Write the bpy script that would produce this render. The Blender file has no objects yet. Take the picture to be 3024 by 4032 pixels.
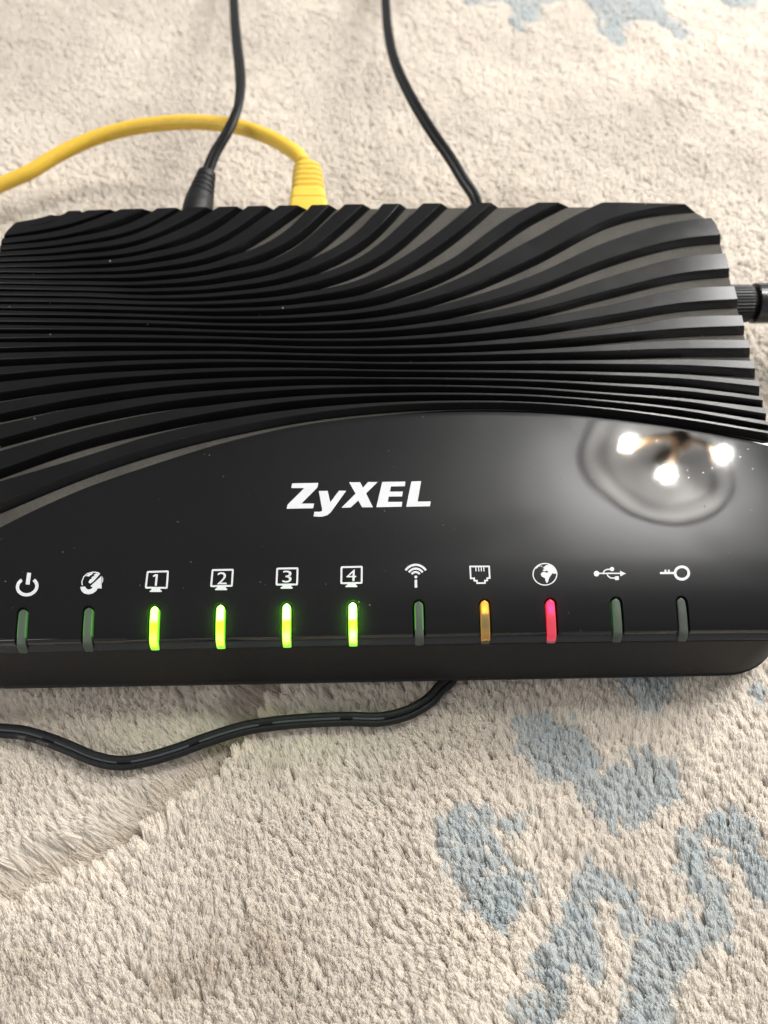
import bpy, bmesh, math, random
import numpy as np
from mathutils import Matrix, Vector
from mathutils.geometry import tessellate_polygon

random.seed(7)
RNG = np.random.default_rng(11)
SC = bpy.context.scene
COL = SC.collection
PI = math.pi

# ------------------------------------------------------------------ camera
F = 3136.0                                    # focal length in photo pixels (3024 x 4032)
_dy = np.array([-66 * 1.8228, 3356 * 1.8228, -F]); _dy /= np.linalg.norm(_dy)
_dx = np.array([1, .0165, -.006]); _dx -= _dy * _dx.dot(_dy); _dx /= np.linalg.norm(_dx)
_dz = np.cross(_dx, _dy)
W2C = np.column_stack([_dx, _dy, _dz])
CAM = np.array([.00423, -.1350, .2244])

cam_d = bpy.data.cameras.new('camera')
cam = bpy.data.objects.new('camera', cam_d); COL.objects.link(cam)
m = Matrix(W2C.T.tolist()).to_4x4(); m.translation = Vector(CAM)
cam.matrix_world = m
cam_d.sensor_fit = 'VERTICAL'; cam_d.sensor_height = 36; cam_d.lens = 28
cam_d.clip_start = .01; cam_d.clip_end = 60
cam_d.dof.use_dof = True; cam_d.dof.focus_distance = .208; cam_d.dof.aperture_fstop = 11
SC.camera = cam

# ------------------------------------------------------------------ world, lamps, exposure
world = bpy.data.worlds.new("World"); SC.world = world; world.use_nodes = True
bg = world.node_tree.nodes['Background']
bg.inputs[0].default_value = (.90, .95, 1, 1); bg.inputs[1].default_value = .54
SC.view_settings.view_transform = 'Standard'; SC.view_settings.look = 'None'
SC.cycles.diffuse_bounces = 10; SC.cycles.max_bounces = 16
SC.view_settings.exposure = 0; SC.view_settings.gamma = 1

def area(name, loc, target, sx, sy, watts, color):
    d = bpy.data.lights.new(name, 'AREA'); d.shape = 'RECTANGLE'; d.size = sx; d.size_y = sy
    d.energy = watts; d.color = color
    o = bpy.data.objects.new(name, d); COL.objects.link(o); o.location = loc
    o.rotation_euler = (Vector(target) - Vector(loc)).to_track_quat('-Z', 'Y').to_euler()
    return o
area('window_light', (.98, .66, .72), (.10, .14, 0), .6, .6, 35, (1, .985, .96))
area('added_fill', (-1.15, -.55, .85), (-.02, -.05, 0), 1.0, .9, 9, (1, .975, .95))  # added fill from the left front, stands for no visible source

# ------------------------------------------------------------------ object helpers
def link(name, me, mat=None, parent=None):
    o = bpy.data.objects.new(name, me); COL.objects.link(o)
    if mat is not None: o.data.materials.append(mat)
    if parent is not None: o.parent = parent
    return o
def mesh_obj(name, verts, faces, mat=None, parent=None, smooth=True):
    me = bpy.data.meshes.new(name)
    me.from_pydata([tuple(map(float, v)) for v in verts], [], [tuple(map(int, f)) for f in faces])
    me.validate(); me.update()
    if smooth: me.polygons.foreach_set('use_smooth', [True] * len(me.polygons))
    return link(name, me, mat, parent)
def thing(name, label, cat, loc=(0, 0, 0), group=None):
    o = bpy.data.objects.new(name, None); COL.objects.link(o); o.location = loc
    o.empty_display_size = .01
    o['label'] = label; o['category'] = cat
    if group: o['group'] = group
    return o
def structure(o, kind='structure'):
    o['kind'] = kind; return o

# ------------------------------------------------------------------ materials
def material(name):
    mt = bpy.data.materials.new(name); mt.use_nodes = True
    nt = mt.node_tree; return mt, nt, nt.nodes['Principled BSDF']
def N(nt, t, **k):
    n = nt.nodes.new(t)
    for a, v in k.items():
        if hasattr(n, a): setattr(n, a, v)
    return n
def setv(node, **k):
    for a, v in k.items(): node.inputs[a.replace('_', ' ')].default_value = v
    return node
def noise(nt, scale, detail=3, rough=.5, coord='Object'):
    tc = N(nt, 'ShaderNodeTexCoord'); nz = N(nt, 'ShaderNodeTexNoise')
    nz.inputs['Scale'].default_value = scale; nz.inputs['Detail'].default_value = detail
    nz.inputs['Roughness'].default_value = rough
    nt.links.new(tc.outputs[coord], nz.inputs['Vector']); return nz
def ramp(nt, src, pts):
    r = N(nt, 'ShaderNodeValToRGB'); e = r.color_ramp.elements
    while len(e) < len(pts): e.new(.5)
    for i, (p, c) in enumerate(pts):
        e[i].position = p; e[i].color = (c, c, c, 1) if not isinstance(c, tuple) else (*c, 1)
    nt.links.new(src, r.inputs[0]); return r
def mixc(nt, fac, a, b):
    n = N(nt, 'ShaderNodeMix', data_type='RGBA')
    nt.links.new(fac, n.inputs[0])
    for i, v in ((6, a), (7, b)):
        if isinstance(v, tuple): n.inputs[i].default_value = (*v, 1)
        else: nt.links.new(v, n.inputs[i])
    return n.outputs[2]
def plain(name, col, rough, spec=.5, bump=0, bscale=600, metallic=0, coat=0):
    mt, nt, p = material(name)
    p.inputs['Base Color'].default_value = (*col, 1); p.inputs['Roughness'].default_value = rough
    p.inputs['Specular IOR Level'].default_value = spec; p.inputs['Metallic'].default_value = metallic
    p.inputs['Coat Weight'].default_value = coat
    if bump:
        nz = noise(nt, bscale, 2); b = N(nt, 'ShaderNodeBump'); b.inputs['Strength'].default_value = bump
        b.inputs['Distance'].default_value = .0005
        nt.links.new(nz.outputs[0], b.inputs['Height']); nt.links.new(b.outputs[0], p.inputs['Normal'])
    return mt
def dusty_black(name, base, rough, spec, speck, dust=(.30, .28, .25), haze=0., wave=0.):
    """black plastic with scattered dust specks and a very thin dust haze"""
    mt, nt, p = material(name)
    tc = N(nt, 'ShaderNodeTexCoord'); v = N(nt, 'ShaderNodeTexVoronoi')
    v.inputs['Scale'].default_value = 420 if not wave else 700
    nt.links.new(tc.outputs['Object'], v.inputs['Vector'])
    r1 = ramp(nt, v.outputs['Distance'], [(.0, 1.), (.16, 0.)])
    wn = N(nt, 'ShaderNodeSeparateColor'); nt.links.new(v.outputs['Color'], wn.inputs[0])
    r2 = ramp(nt, wn.outputs[0], [(1 - speck, 0.), (1 - speck + .02, 1.)])
    mul = N(nt, 'ShaderNodeMath', operation='MULTIPLY'); nt.links.new(r1.outputs[0], mul.inputs[0]); nt.links.new(r2.outputs[0], mul.inputs[1])
    hz = noise(nt, 60, 4, .6)
    hr = ramp(nt, hz.outputs[0], [(.35, 0.), (.75, haze)])
    mx = N(nt, 'ShaderNodeMath', operation='MAXIMUM'); nt.links.new(mul.outputs[0], mx.inputs[0]); nt.links.new(hr.outputs[0], mx.inputs[1])
    c = mixc(nt, mx.outputs[0], base, dust)
    nt.links.new(c, p.inputs['Base Color'])
    rr = N(nt, 'ShaderNodeMapRange'); nt.links.new(mx.outputs[0], rr.inputs[0]); sm = noise(nt, 45, 4, .65); sr_ = ramp(nt, sm.outputs[0], [(.42, rough), (.72, rough * (2.2 if wave else 1.3))]); nt.links.new(sr_.outputs[0], rr.inputs[3]); rr.inputs[4].default_value = .7
    nt.links.new(rr.outputs[0], p.inputs['Roughness'])
    p.inputs['Specular IOR Level'].default_value = spec
    if wave:                                                         # moulded plastic is never quite flat
        wz = noise(nt, 34, 1, .4); b = N(nt, 'ShaderNodeBump'); b.inputs['Strength'].default_value = 1; b.inputs['Distance'].default_value = wave
        nt.links.new(wz.outputs[0], b.inputs['Height']); nt.links.new(b.outputs[0], p.inputs['Normal'])
    return mt
M = {}
M['panel'] = dusty_black('glossy_black', (.0025, .0027, .003),   .022, .56, .05, dust=(.13, .125, .12), haze=.004, wave=.00016)
M['rib'] = dusty_black('rib_black', (.004, .004, .0042), .20, .34, .02, haze=.008)
M['trim'] = plain('trim_black', (.012, .012, .012), .25, .5)
M['skirt'] = plain('matte_black', (.0075, .0073, .0070), .55, .25, .35, 2500)
M['icon'] = plain('silver_print', (.50, .51, .52), .5, .3)
M['hole'] = plain('recess_black', (.004, .004, .004), .6, .2)
# groove floor with dust lying in it
mt, nt, p = material('dusty_groove')
n1 = noise(nt, 55, 3, .6); n2 = noise(nt, 1500, 2, .7)
r1 = ramp(nt, n1.outputs[0], [(.3, .55), (.7, 1.)]); r2 = ramp(nt, n2.outputs[0], [(.3, .55), (.7, 1.)])
mu = N(nt, 'ShaderNodeMath', operation='MULTIPLY'); nt.links.new(r1.outputs[0], mu.inputs[0]); nt.links.new(r2.outputs[0], mu.inputs[1])
c = mixc(nt, mu.outputs[0], (.014, .0135, .013), (.068, .062, .052))
nt.links.new(c, p.inputs['Base Color']); p.inputs['Roughness'].default_value = .8; p.inputs['Specular IOR Level'].default_value = .25
M['dust'] = mt
M['cable'] = plain('black_pvc', (.006, .006, .0065), .52, .26, .15, 900)
M['stripe'] = plain('grey_print', (.062, .07, .074), .6, .3)
M['faint'] = plain('faint_print', (.12, .12, .11), .6, .3)
M['yellow'] = plain('yellow_pvc', (.66, .42, .045), .42, .45, .1, 500)
M['yplug'] = plain('yellow_boot', (.62, .42, .055), .45, .4)
M['print_dark'] = plain('dark_print', (.30, .19, .02), .6)
M['knob'] = plain('knob_black', (.009, .009, .009), .5, .35)

# ------------------------------------------------------------------ photo pixel -> point on a real surface
def ray(px, py):
    px, py = np.broadcast_arrays(np.asarray(px, float), np.asarray(py, float))
    return np.stack([(px - 1512) / F, -(py - 2016) / F, -np.ones_like(px)], -1) @ W2C
def at(px, py, z=0.):
    d = ray(px, py); s = (z - CAM[2]) / d[..., 2]
    return CAM + d * s[..., None]

XR, YR, YF = .1155, .0725, -.0702              # outline of the router top
_t = np.linspace(0, .16, 1601)
_sl = np.interp(_t, [0, .05, .1, .12, .128, .134, .140, .16], [1.0, 2.5, 4.0, 5.5, 9, 15, 20, 24])
_z = .0374 - np.concatenate([[0], np.cumsum(np.tan(np.radians(_sl[:-1])) * .0001)])
def zb(x, y):
    t = .0702 - np.asarray(y, float); x = np.asarray(x, float)
    base = np.interp(t, _t, _z) + np.where(t < 0, -t * math.tan(math.radians(1)), 0)
    u = np.minimum(np.abs(x) / .115, 1.1)
    return base - .0014 * u ** 2 - .0005 * u ** 7
def znormal(x, y):
    e = 2e-4
    n = np.stack([-(zb(x + e, y) - zb(x - e, y)) / (2 * e), -(zb(x, y + e) - zb(x, y - e)) / (2 * e), np.ones_like(np.asarray(x, float))], -1)
    return n / np.linalg.norm(n, axis=-1, keepdims=True)
def on(px, py, h=0.):
    """pixel -> point of the router's top surface raised by h"""
    p = at(px, py, .033)
    d = ray(px, py)
    for _ in range(40):
        z = zb(p[..., 0], p[..., 1]) + h
        p = CAM + d * ((z - CAM[2]) / d[..., 2])[..., None]
    return p
#GEOEND

# ------------------------------------------------------------------ setting: carpet backing and ceiling
PILE = .0068
g = .75
structure(mesh_obj('carpet', [(-g, -g, -PILE), (g, -g, -PILE), (g, g, -PILE), (-g, g, -PILE)], [(0, 1, 2, 3)],
                   plain('carpet_backing', (.34, .29, .235), .95, .1, .6, 700), smooth=False))
g = 3.4
structure(mesh_obj('floor', [(-g, -g, -.012), (g, -g, -.012), (g, g, -.012), (-g, g, -.012)], [(0, 1, 2, 3)], plain('darkened_floor', (.075, .05, .035), .5, .3), smooth=False))  # unseen floor, added dark to cut its bounce onto the ceiling
CEIL = 2.5
structure(mesh_obj('ceiling', [(-3.4, -3, CEIL), (-3.4, 4, CEIL), (3.4, 4, CEIL), (3.4, -3, CEIL)], [(0, 1, 2, 3)],
                   plain('white_plaster', (.74, .75, .76), .9, .2), smooth=False))

# ------------------------------------------------------------------ router
router = thing('router', 'black glossy wireless router with wavy ribbed top and a row of status lights', 'router')

def hermite(xs, ys, xq):
    """smooth curve through the points, straight beyond its ends"""
    xs = np.asarray(xs, float); ys = np.asarray(ys, float)
    d = np.diff(ys) / np.diff(xs); mth = np.empty_like(ys)
    mth[1:-1] = (d[:-1] * np.diff(xs)[1:] + d[1:] * np.diff(xs)[:-1]) / (np.diff(xs)[1:] + np.diff(xs)[:-1])
    mth[0] = 1.5 * d[0] - .5 * mth[1] if len(xs) > 2 else d[0]
    mth[-1] = 1.5 * d[-1] - .5 * mth[-2] if len(xs) > 2 else d[-1]
    xq = np.asarray(xq, float); i = np.clip(np.searchsorted(xs, xq) - 1, 0, len(xs) - 2)
    h = xs[i + 1] - xs[i]; t = np.clip((xq - xs[i]) / h, 0, 1)
    y = ((1 + 2 * t) * (1 - t) ** 2 * ys[i] + t * (1 - t) ** 2 * h * mth[i] + t * t * (3 - 2 * t) * ys[i + 1] + t * t * (t - 1) * h * mth[i + 1])
    y = np.where(xq < xs[0], ys[0] + mth[0] * (xq - xs[0]), y)
    return np.where(xq > xs[-1], ys[-1] + mth[-1] * (xq - xs[-1]), y)

# lower edge (light to dark) of every rib, read at columns of the photo, rib 1 next to the panel
COLS = [80, 300, 600, 900, 1200, 1500, 1800, 2100, 2400, 2700, 2900]
EDGE = {
 1: [1949, 1860, 1760, 1684, 1630, 1597, 1585, 1589, 1613, 1653, 1686],
 2: [1818, 1743, 1669, 1612, 1574, 1557, 1554, 1561, 1583, 1618, 1652],
 3: [1704, 1647, 1588, 1552, 1530, 1522, 1523, 1533, 1554, 1581, 1611],
 4: [1610, 1567, 1527, 1502, 1491, 1491, 1495, 1502, 1518, 1540, 1564],
 5: [1531, 1500, 1476, 1460, 1457, 1461, 1465, 1469, 1477, 1492, 1512],
 6: [1466, 1447, 1431, 1424, 1427, 1432, 1433, 1432, 1433, 1438, 1448],
 7: [1411, 1402, 1395, 1393, 1398, 1402, 1399, 1391, 1381, 1372, 1371],
 8: [1367, 1361, 1360, 1363, 1371, 1371, 1363, 1345, 1317, 1292, 1284],
 9: [1330, 1327, 1329, 1334, 1341, 1339, 1321, 1288, 1240, 1191, 1178],
 10: [1295, 1296, 1300, 1308, 1312, 1303, 1272, 1220, 1142, 1073, 1055],
 11: [1265, 1267, 1272, 1281, 1280, 1262, 1213, 1131, 1016, 938, 922],
 12: [1237, 1239, 1247, 1254, 1248, 1218, 1140, 1014, 862, 804, 800],
 13: [1211, 1213, 1221, 1224, 1209, 1163, 1047, 848, (2197, 799)],
 14: [1185, 1188, 1197, 1194, 1168, 1096, 913, (1931, 802)],
 15: [1161, 1164, 1173, 1162, 1118, 1003, (1733, 805)],
 16: [1137, 1141, 1146, 1128, 1062, 884, (1571, 807)],
 17: [1115, 1118, 1118, 1085, 992, (1425, 809)],
 18: [1093, 1093, 1086, 1039, 899, (1292, 811)],
 19: [1070, 1070, 1053, 982, (1168, 812)],
 20: [1049, 1043, 1014, 916, (1045, 813)],
 21: [1025, 1015, 973, 835, (931, 814)],
 22: [1001, 984, 924, (811, 815)],
 23: [976, 952, 872, (697, 817)],
 24: [949, 914, (571, 818)],
 25: [917, 872, (449, 820)],
 26: [(23, 911), (80, 897), (200, 871), (300, 842), (322, 822)],
}
# height in pixels of the lit top face above that edge, at the same columns
FACE = {
 1: [77, 53, 46, 35, 23, 12, 8, 6, 7, 9, 10], 2: [65, 50, 40, 26, 16, 9, 8, 7, 7, 10, 14],
 3: [51, 41, 29, 19, 13, 7, 7, 8, 8, 12, 19], 4: [39, 30, 24, 15, 9, 6, 8, 8, 10, 15, 16],
 5: [36, 26, 19, 13, 9, 6, 8, 10, 12, 18, 22], 6: [27, 19, 15, 11, 8, 7, 9, 12, 16, 24, 30],
 7: [24, 20, 14, 11, 8, 8, 10, 15, 25, 34, 34], 8: [20, 14, 11, 10, 8, 9, 12, 22, 24, 45, 43],
 9: [17, 13, 11, 9, 8, 10, 16, 30, 39, 55, 52], 10: [16, 13, 11, 9, 9, 11, 21, 33, 52, 63, 60],
 11: [15, 13, 11, 9, 10, 15, 29, 48, 68, 71, 70], 12: [14, 11, 10, 9, 12, 19, 42, 76, 75, 60, 40],
}
def ypix(k, x):
    e = EDGE[k]; xs = []; ys = []
    for c, v in zip(COLS, e):
        if isinstance(v, tuple): xs.append(v[0]); ys.append(v[1])
        else: xs.append(c); ys.append(v)
    return hermite(xs, ys, x), xs[-1]
def facepix(k, x):
    if k in FACE: return np.maximum(hermite(COLS, FACE[k], x), 5)
    # upper ribs: a third to a half of the distance to the rib behind, wider where they bend to the rear edge
    y0, xe = ypix(k, x)
    slope = np.abs(np.gradient(y0, x)); base = np.interp(x, [0, 600, 1100], [13, 11, 10])
    return base + 64 * np.clip(slope, 0, 1.0) ** 1.1

CR = .0125                                                            # corner radius of the outline
def inside_fn(x, y, ins):
    """signed distance to the rounded outline moved in by ins (negative inside)"""
    hx, hy, cy = XR - ins, (YR + .25) / 2 - ins / 2, (YR - .25) / 2 - ins / 2
    qx = np.abs(x) - (hx - CR); qy = np.abs(y - cy) - (hy - CR)
    return np.hypot(np.maximum(qx, 0), np.maximum(qy, 0)) + np.minimum(np.maximum(qx, qy), 0) - CR
def yrear(x, ins=0.):
    ax = np.maximum(np.abs(x) - (XR - CR), 0)
    return YR - CR - ins + np.sqrt(np.maximum((CR) ** 2 - ax ** 2, 0))
def resample(p, n):
    s = np.concatenate([[0], np.cumsum(np.linalg.norm(np.diff(p, axis=0), axis=1))])
    q = np.linspace(0, s[-1], n)
    return np.stack([np.interp(q, s, p[:, i]) for i in range(p.shape[1])], 1)
def clip_line(xy, ins):
    d = inside_fn(xy[:, 0], xy[:, 1], ins); ok = d < 0
    idx = np.where(ok)[0]
    if len(idx) < 3: return None
    a, b = idx[0], idx[-1]
    pts = [xy[i] for i in range(a, b + 1)]
    if a > 0:
        t = d[a - 1] / (d[a - 1] - d[a]); pts.insert(0, xy[a - 1] + (xy[a] - xy[a - 1]) * t)
    if b < len(xy) - 1:
        t = d[b] / (d[b] - d[b + 1]); pts.append(xy[b] + (xy[b + 1] - xy[b]) * t)
    return np.array(pts)

RIBH = .0026
NS = 110
XQ = np.linspace(-420, 3560, 900)
def edge_xy(k):
    y, xe = ypix(k, XQ)
    keep = XQ < (xe + (260 if k > 12 else 900))
    return XQ[keep], y[keep]
edges = {}
for k in EDGE:
    x, y = edge_xy(k); edges[k] = on(x, y, RIBH)[:, :2]
panel_top = hermite([-250, 80, 300, 600, 900, 1200, 1500, 1800, 2100, 2400, 2700, 2900, 3300],
                    [2215, 2033, 1933, 1827, 1735, 1669, 1633, 1613, 1615, 1636, 1677, 1714, 1815], XQ)
PT = on(XQ, panel_top, .0003)[:, :2]

def dist_to(p, line):
    """distance of points p to the polyline"""
    a = line[:-1]; b = line[1:]; ab = b - a
    t = np.clip(((p[:, None] - a) * ab).sum(-1) / (ab * ab).sum(-1), 0, 1)
    return np.linalg.norm(p[:, None] - (a + ab * t[..., None]), axis=-1).min(1)

for k in sorted(EDGE):
    x, y = edge_xy(k)
    E = edges[k]
    T = on(x, y - facepix(k, x), RIBH)[:, :2]
    tan = np.gradient(E, axis=0); tan /= np.linalg.norm(tan, axis=1)[:, None]
    nrm = np.stack([tan[:, 1], -tan[:, 0]], 1)                       # towards the front of the router
    tw = np.linalg.norm(E - T, axis=1)
    # room in front of the edge up to the next rib's face, and behind the face up to the rib behind
    if k > 1:
        x2, y2 = edge_xy(k - 1); nxt = on(x2, y2 - facepix(k - 1, x2), RIBH)[:, :2]
        room = dist_to(E, nxt)
    else:
        room = dist_to(E, PT) + .0008
    d = np.minimum(.0014, .45 * room)
    behind = dist_to(T, edges[k + 1]) if k + 1 in edges else np.full(len(T), .004)
    u = np.minimum(.0017, .42 * behind)
    bev = np.minimum(.00009, .15 * tw)
    prof = [  # line, height, inset at the outline
        (T - nrm * (u * 1.02)[:, None], -.0003, .0), (T - nrm * u[:, None], .00005, .0), (T - nrm * (u * .5)[:, None], RIBH * .5, .0003),
        (T - nrm * (u * .12)[:, None], RIBH * .9, .0005), (T + nrm * np.minimum(tw * .06, .0001)[:, None], RIBH, .0006), (T + nrm * (tw * .3)[:, None], RIBH, .0006), (E - nrm * (bev * 2.3)[:, None], RIBH, .0006), (E - nrm * (bev * 1.5)[:, None], RIBH, .0006),
        (E - nrm * (bev * .5)[:, None], RIBH - .00006, .0006), (E, RIBH - .00012, .0006), (E + nrm * (d * .06)[:, None], RIBH - .0004, .0005),
        (E + nrm * (d * .9)[:, None], .0003, .0), (E + nrm * d[:, None], -.0003, .0)]
    rings = []
    for line, h, ins in prof:
        c = clip_line(line, ins)
        if c is None:                                                # lens-shaped corner rib: follows the outline
            ex = clip_line(E, 0.)[:, 0]; ex = np.linspace(ex[0], ex[-1], NS)
            c = np.column_stack([ex, yrear(ex, ins + .0002)])
        c = resample(c, NS)
        rings.append(np.column_stack([c, zb(c[:, 0], c[:, 1]) + h]))
    R = np.array(rings); nr = len(prof)
    verts = R.reshape(-1, 3); faces = []
    for i in range(nr - 1):
        for j in range(NS - 1):
            faces.append((i * NS + j, (i + 1) * NS + j, (i + 1) * NS + j + 1, i * NS + j + 1))
    nv = len(verts)
    verts = np.vstack([verts, R[:, -1], R[:, 0]])                    # end caps with their own vertices
    faces.append(tuple(range(nv, nv + nr))); faces.append(tuple(range(nv + 2 * nr - 1, nv + nr - 1, -1)))
    o = mesh_obj('rib', verts, faces, M['rib'], router)
    o.data.set_sharp_from_angle(angle=math.radians(28))

# deck under the ribs
xs = np.concatenate([-XR + CR * (1 - np.cos(np.linspace(0, PI / 2, 16))), np.linspace(-XR + CR, XR - CR, 90)[1:-1], XR - CR * (1 - np.cos(np.linspace(PI / 2, 0, 16)))])
ptx = np.interp(xs, PT[:, 0], PT[:, 1])
NV = 60
G = []
for x, y0 in zip(xs, ptx):
    ys = np.linspace(y0 - .002, max(yrear(x), y0 + .001), NV); G.append(np.column_stack([np.full(NV, x), ys, zb(x, ys)]))
G = np.array(G)
def grid_faces(nx, ny, off=0):
    return [(off + i * ny + j, off + (i + 1) * ny + j, off + (i + 1) * ny + j + 1, off + i * ny + j + 1) for i in range(nx - 1) for j in range(ny - 1)]
mesh_obj('deck', G.reshape(-1, 3), grid_faces(len(xs), NV), M['dust'], router)

# glossy front panel: a closed slab with slots cut for the status lights
YL = -.0700                                                          # front edge of the panel
LEDX = [(83, 2539), (341, 2537), (603, 2534), (866, 2527), (1131, 2520), (1390, 2513), (1649, 2508), (1911, 2503), (2173, 2501), (2437, 2498), (2694, 2493)]
lx = np.array([on(a, b)[0] for a, b in LEDX]); lx = np.polyval(np.polyfit(np.arange(11), lx, 1), np.arange(11))
YT = float(on(1389., 2371.)[1])                                      # upper end of the light guides
xs = np.linspace(-XR + .0005, XR - .0005, 150)
ptx = np.interp(xs, PT[:, 0], PT[:, 1])
NVp = 90
top = []; bot = []
for x, y1 in zip(xs, ptx):
    s = np.linspace(0, 1, NVp)
    ys = YL + (y1 - YL) * s
    z = zb(x, ys) + .0003
    z[-1] -= .00045; z[-2] -= .00008; z[0] -= .0010; z[1] -= .0002
    ys = ys.copy(); ys[-2] = ys[-1] - .00022; ys[1] = ys[0] + .0004
    top.append(np.column_stack([np.full(NVp, x), ys, z])); bot.append(np.column_stack([np.full(NVp, x), ys, z - .0032]))
P = np.vstack([np.array(top).reshape(-1, 3), np.array(bot).reshape(-1, 3)])
nx, n0 = len(xs), len(xs) * NVp
f = grid_faces(nx, NVp) + [tuple(reversed(q)) for q in grid_faces(nx, NVp, n0)]
for i in range(nx - 1):
    for j in (0, NVp - 1):
        q = (i * NVp + j, n0 + i * NVp + j, n0 + (i + 1) * NVp + j, (i + 1) * NVp + j)
        f.append(q if j == 0 else tuple(reversed(q)))
for j in range(NVp - 1):
    for i in (0, nx - 1):
        q = (i * NVp + j, i * NVp + j + 1, n0 + i * NVp + j + 1, n0 + i * NVp + j)
        f.append(q if i == 0 else tuple(reversed(q)))
panel = mesh_obj('front_panel', P, f, M['panel'], router)
SW = .00165
cv, cf = [], []
for x in lx:
    a = np.linspace(0, PI, 13)
    ring = [(x + SW * math.cos(t), YT + .0004 - SW + SW * math.sin(t)) for t in a] + [(x - SW, YL - .004), (x + SW, YL - .004)]
    n = len(ring); b = len(cv)
    ny = 6
    for (px, py) in ring: cv.append((px, py, .06))
    for (px, py) in ring: cv.append((px, py, float(zb(px, py)) - .0017))
    cf.append(tuple(range(b, b + n))); cf.append(tuple(range(b + 2 * n - 1, b + n - 1, -1)))
    for i in range(n): cf.append((b + i, b + n + i, b + n + (i + 1) % n, b + (i + 1) % n))
cut = mesh_obj('slot_cutter', cv, cf, M['hole'], smooth=False)
bm = bmesh.new(); bm.from_mesh(cut.data); bmesh.ops.recalc_face_normals(bm, faces=bm.faces); bm.to_mesh(cut.data); bm.free()
bm = bmesh.new(); bm.from_mesh(panel.data); bmesh.ops.recalc_face_normals(bm, faces=bm.faces); bm.to_mesh(panel.data); bm.free()
mod = panel.modifiers.new('slots', 'BOOLEAN'); mod.object = cut; mod.operation = 'DIFFERENCE'; mod.solver = 'EXACT'; mod.material_mode = 'TRANSFER'
dg = bpy.context.evaluated_depsgraph_get(); dg.update()
me = bpy.data.meshes.new_from_object(panel.evaluated_get(dg)); panel.modifiers.clear(); panel.data = me
bpy.data.objects.remove(cut)
nf = np.empty(len(me.polygons) * 3); me.polygons.foreach_get('normal', nf); nf = nf.reshape(-1, 3)
me.set_sharp_from_angle(angle=math.radians(38))

# lower housing: trim band, seam, matte skirt, base plate - all lofted round the outline
def outline(hx, yf, yr, rf, rr, n=14):
    pts = []
    for cx, cy, r, a0 in ((hx - rf, yf + rf, rf, -PI / 2), (hx - rr, yr - rr, rr, 0), (-hx + rr, yr - rr, rr, PI / 2), (-hx + rf, yf + rf, rf, PI)):
        for t in np.linspace(a0, a0 + PI / 2, n): pts.append((cx + r * math.cos(t), cy + r * math.sin(t)))
    front = []
    p = np.array(pts)
    # close, then add points along the straight sides so that the wedge shape follows the top
    out = []
    for i in range(len(p)):
        a, b = p[i], p[(i + 1) % len(p)]; L = np.linalg.norm(b - a); m_ = 12 if L > .02 else 1
        for s in range(m_): out.append(a + (b - a) * s / m_)
    return np.array(out)
def ring(hx, yf, yr, rf, rr, zfun):
    o = outline(hx, yf, yr, rf, rr); return np.column_stack([o, zfun(o[:, 0], o[:, 1])])
def loft(name, rings, mat, cap=None, parent=router):
    n = len(rings[0]); v = np.vstack(rings); fs = []
    for i in range(len(rings) - 1):
        for j in range(n):
            fs.append((i * n + j, (i + 1) * n + j, (i + 1) * n + (j + 1) % n, i * n + (j + 1) % n))
    if cap == 'bottom': fs.append(tuple(range((len(rings) - 1) * n, len(rings) * n)))
    o = mesh_obj(name, v, fs, mat, parent)
    b = bmesh.new(); b.from_mesh(o.data); bmesh.ops.recalc_face_normals(b, faces=b.faces); b.to_mesh(o.data); b.free()
    o.data.set_sharp_from_angle(angle=math.radians(35)); return o
zt = lambda dz: (lambda x, y: zb(np.clip(x, -XR, XR), np.clip(y, YL, YR)) + dz)
loft('trim_band', [ring(XR - .0006, YL + .0006, YR - .0006, .010, CR - .0005, zt(-.0012)), ring(XR + .0000, YL - .0002, YR + .0000, .0105, CR, zt(-.0014)),
                   ring(XR + .0007, YL - .0010, YR + .0002, .0110, CR, zt(-.0022)), ring(XR + .0008, YL - .0013, YR + .0003, .0112, CR, zt(-.0027)),
                   ring(XR + .0004, YL - .0009, YR + .0001, .0112, CR, zt(-.0031))], M['trim'])
mixz = lambda f_, zlow, dz: (lambda x, y: (zb(np.clip(x, -XR, XR), np.clip(y, YL, YR)) + dz) * (1 - f_) + zlow * f_)
sk = [ring(XR + .0003, YL - .0008, YR - .0001, .0112, CR, zt(-.0031)), ring(XR + .0009, YL - .0014, YR + .0003, .0112, CR, zt(-.0034))]
for q in np.linspace(0, 1, 7)[1:]:
    sk.append(ring(XR + .0009 + .0027 * q, YL - .0014 - .0036 * q, YR + .0003 + .001 * q, .0112 + .0065 * q, CR, mixz(q, .0050, -.0034)))
sk.append(ring(XR + .0031, YL - .0045, YR + .001, .0172, CR, lambda x, y: .0046 + 0 * x))
loft('skirt', sk, M['skirt'])
loft('base_plate', [ring(XR + .0030, YL - .0044, YR + .0009, .0172, CR, lambda x, y: .0048 + 0 * x), ring(XR + .0038, YL - .0054, YR + .0014, .0178, CR, lambda x, y: .0042 + 0 * x),
                    ring(XR + .0036, YL - .0053, YR + .0012, .0178, CR, lambda x, y: .0030 + 0 * x), ring(XR + .0020, YL - .0026, YR, .017, CR, lambda x, y: .0018 + 0 * x)], M['skirt'], 'bottom')
for sx in (-1, 1):
    for yy in (-.052, .052):
        r = [np.column_stack([sx * .095 + q * np.cos(np.linspace(0, 2 * PI, 20, False)), yy + q * np.sin(np.linspace(0, 2 * PI, 20, False)), np.full(20, z)]) for q, z in ((.006, .0025), (.006, -.0020), (.005, -.0034))]
        loft('rubber_foot', r, M['hole'], 'bottom')

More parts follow.
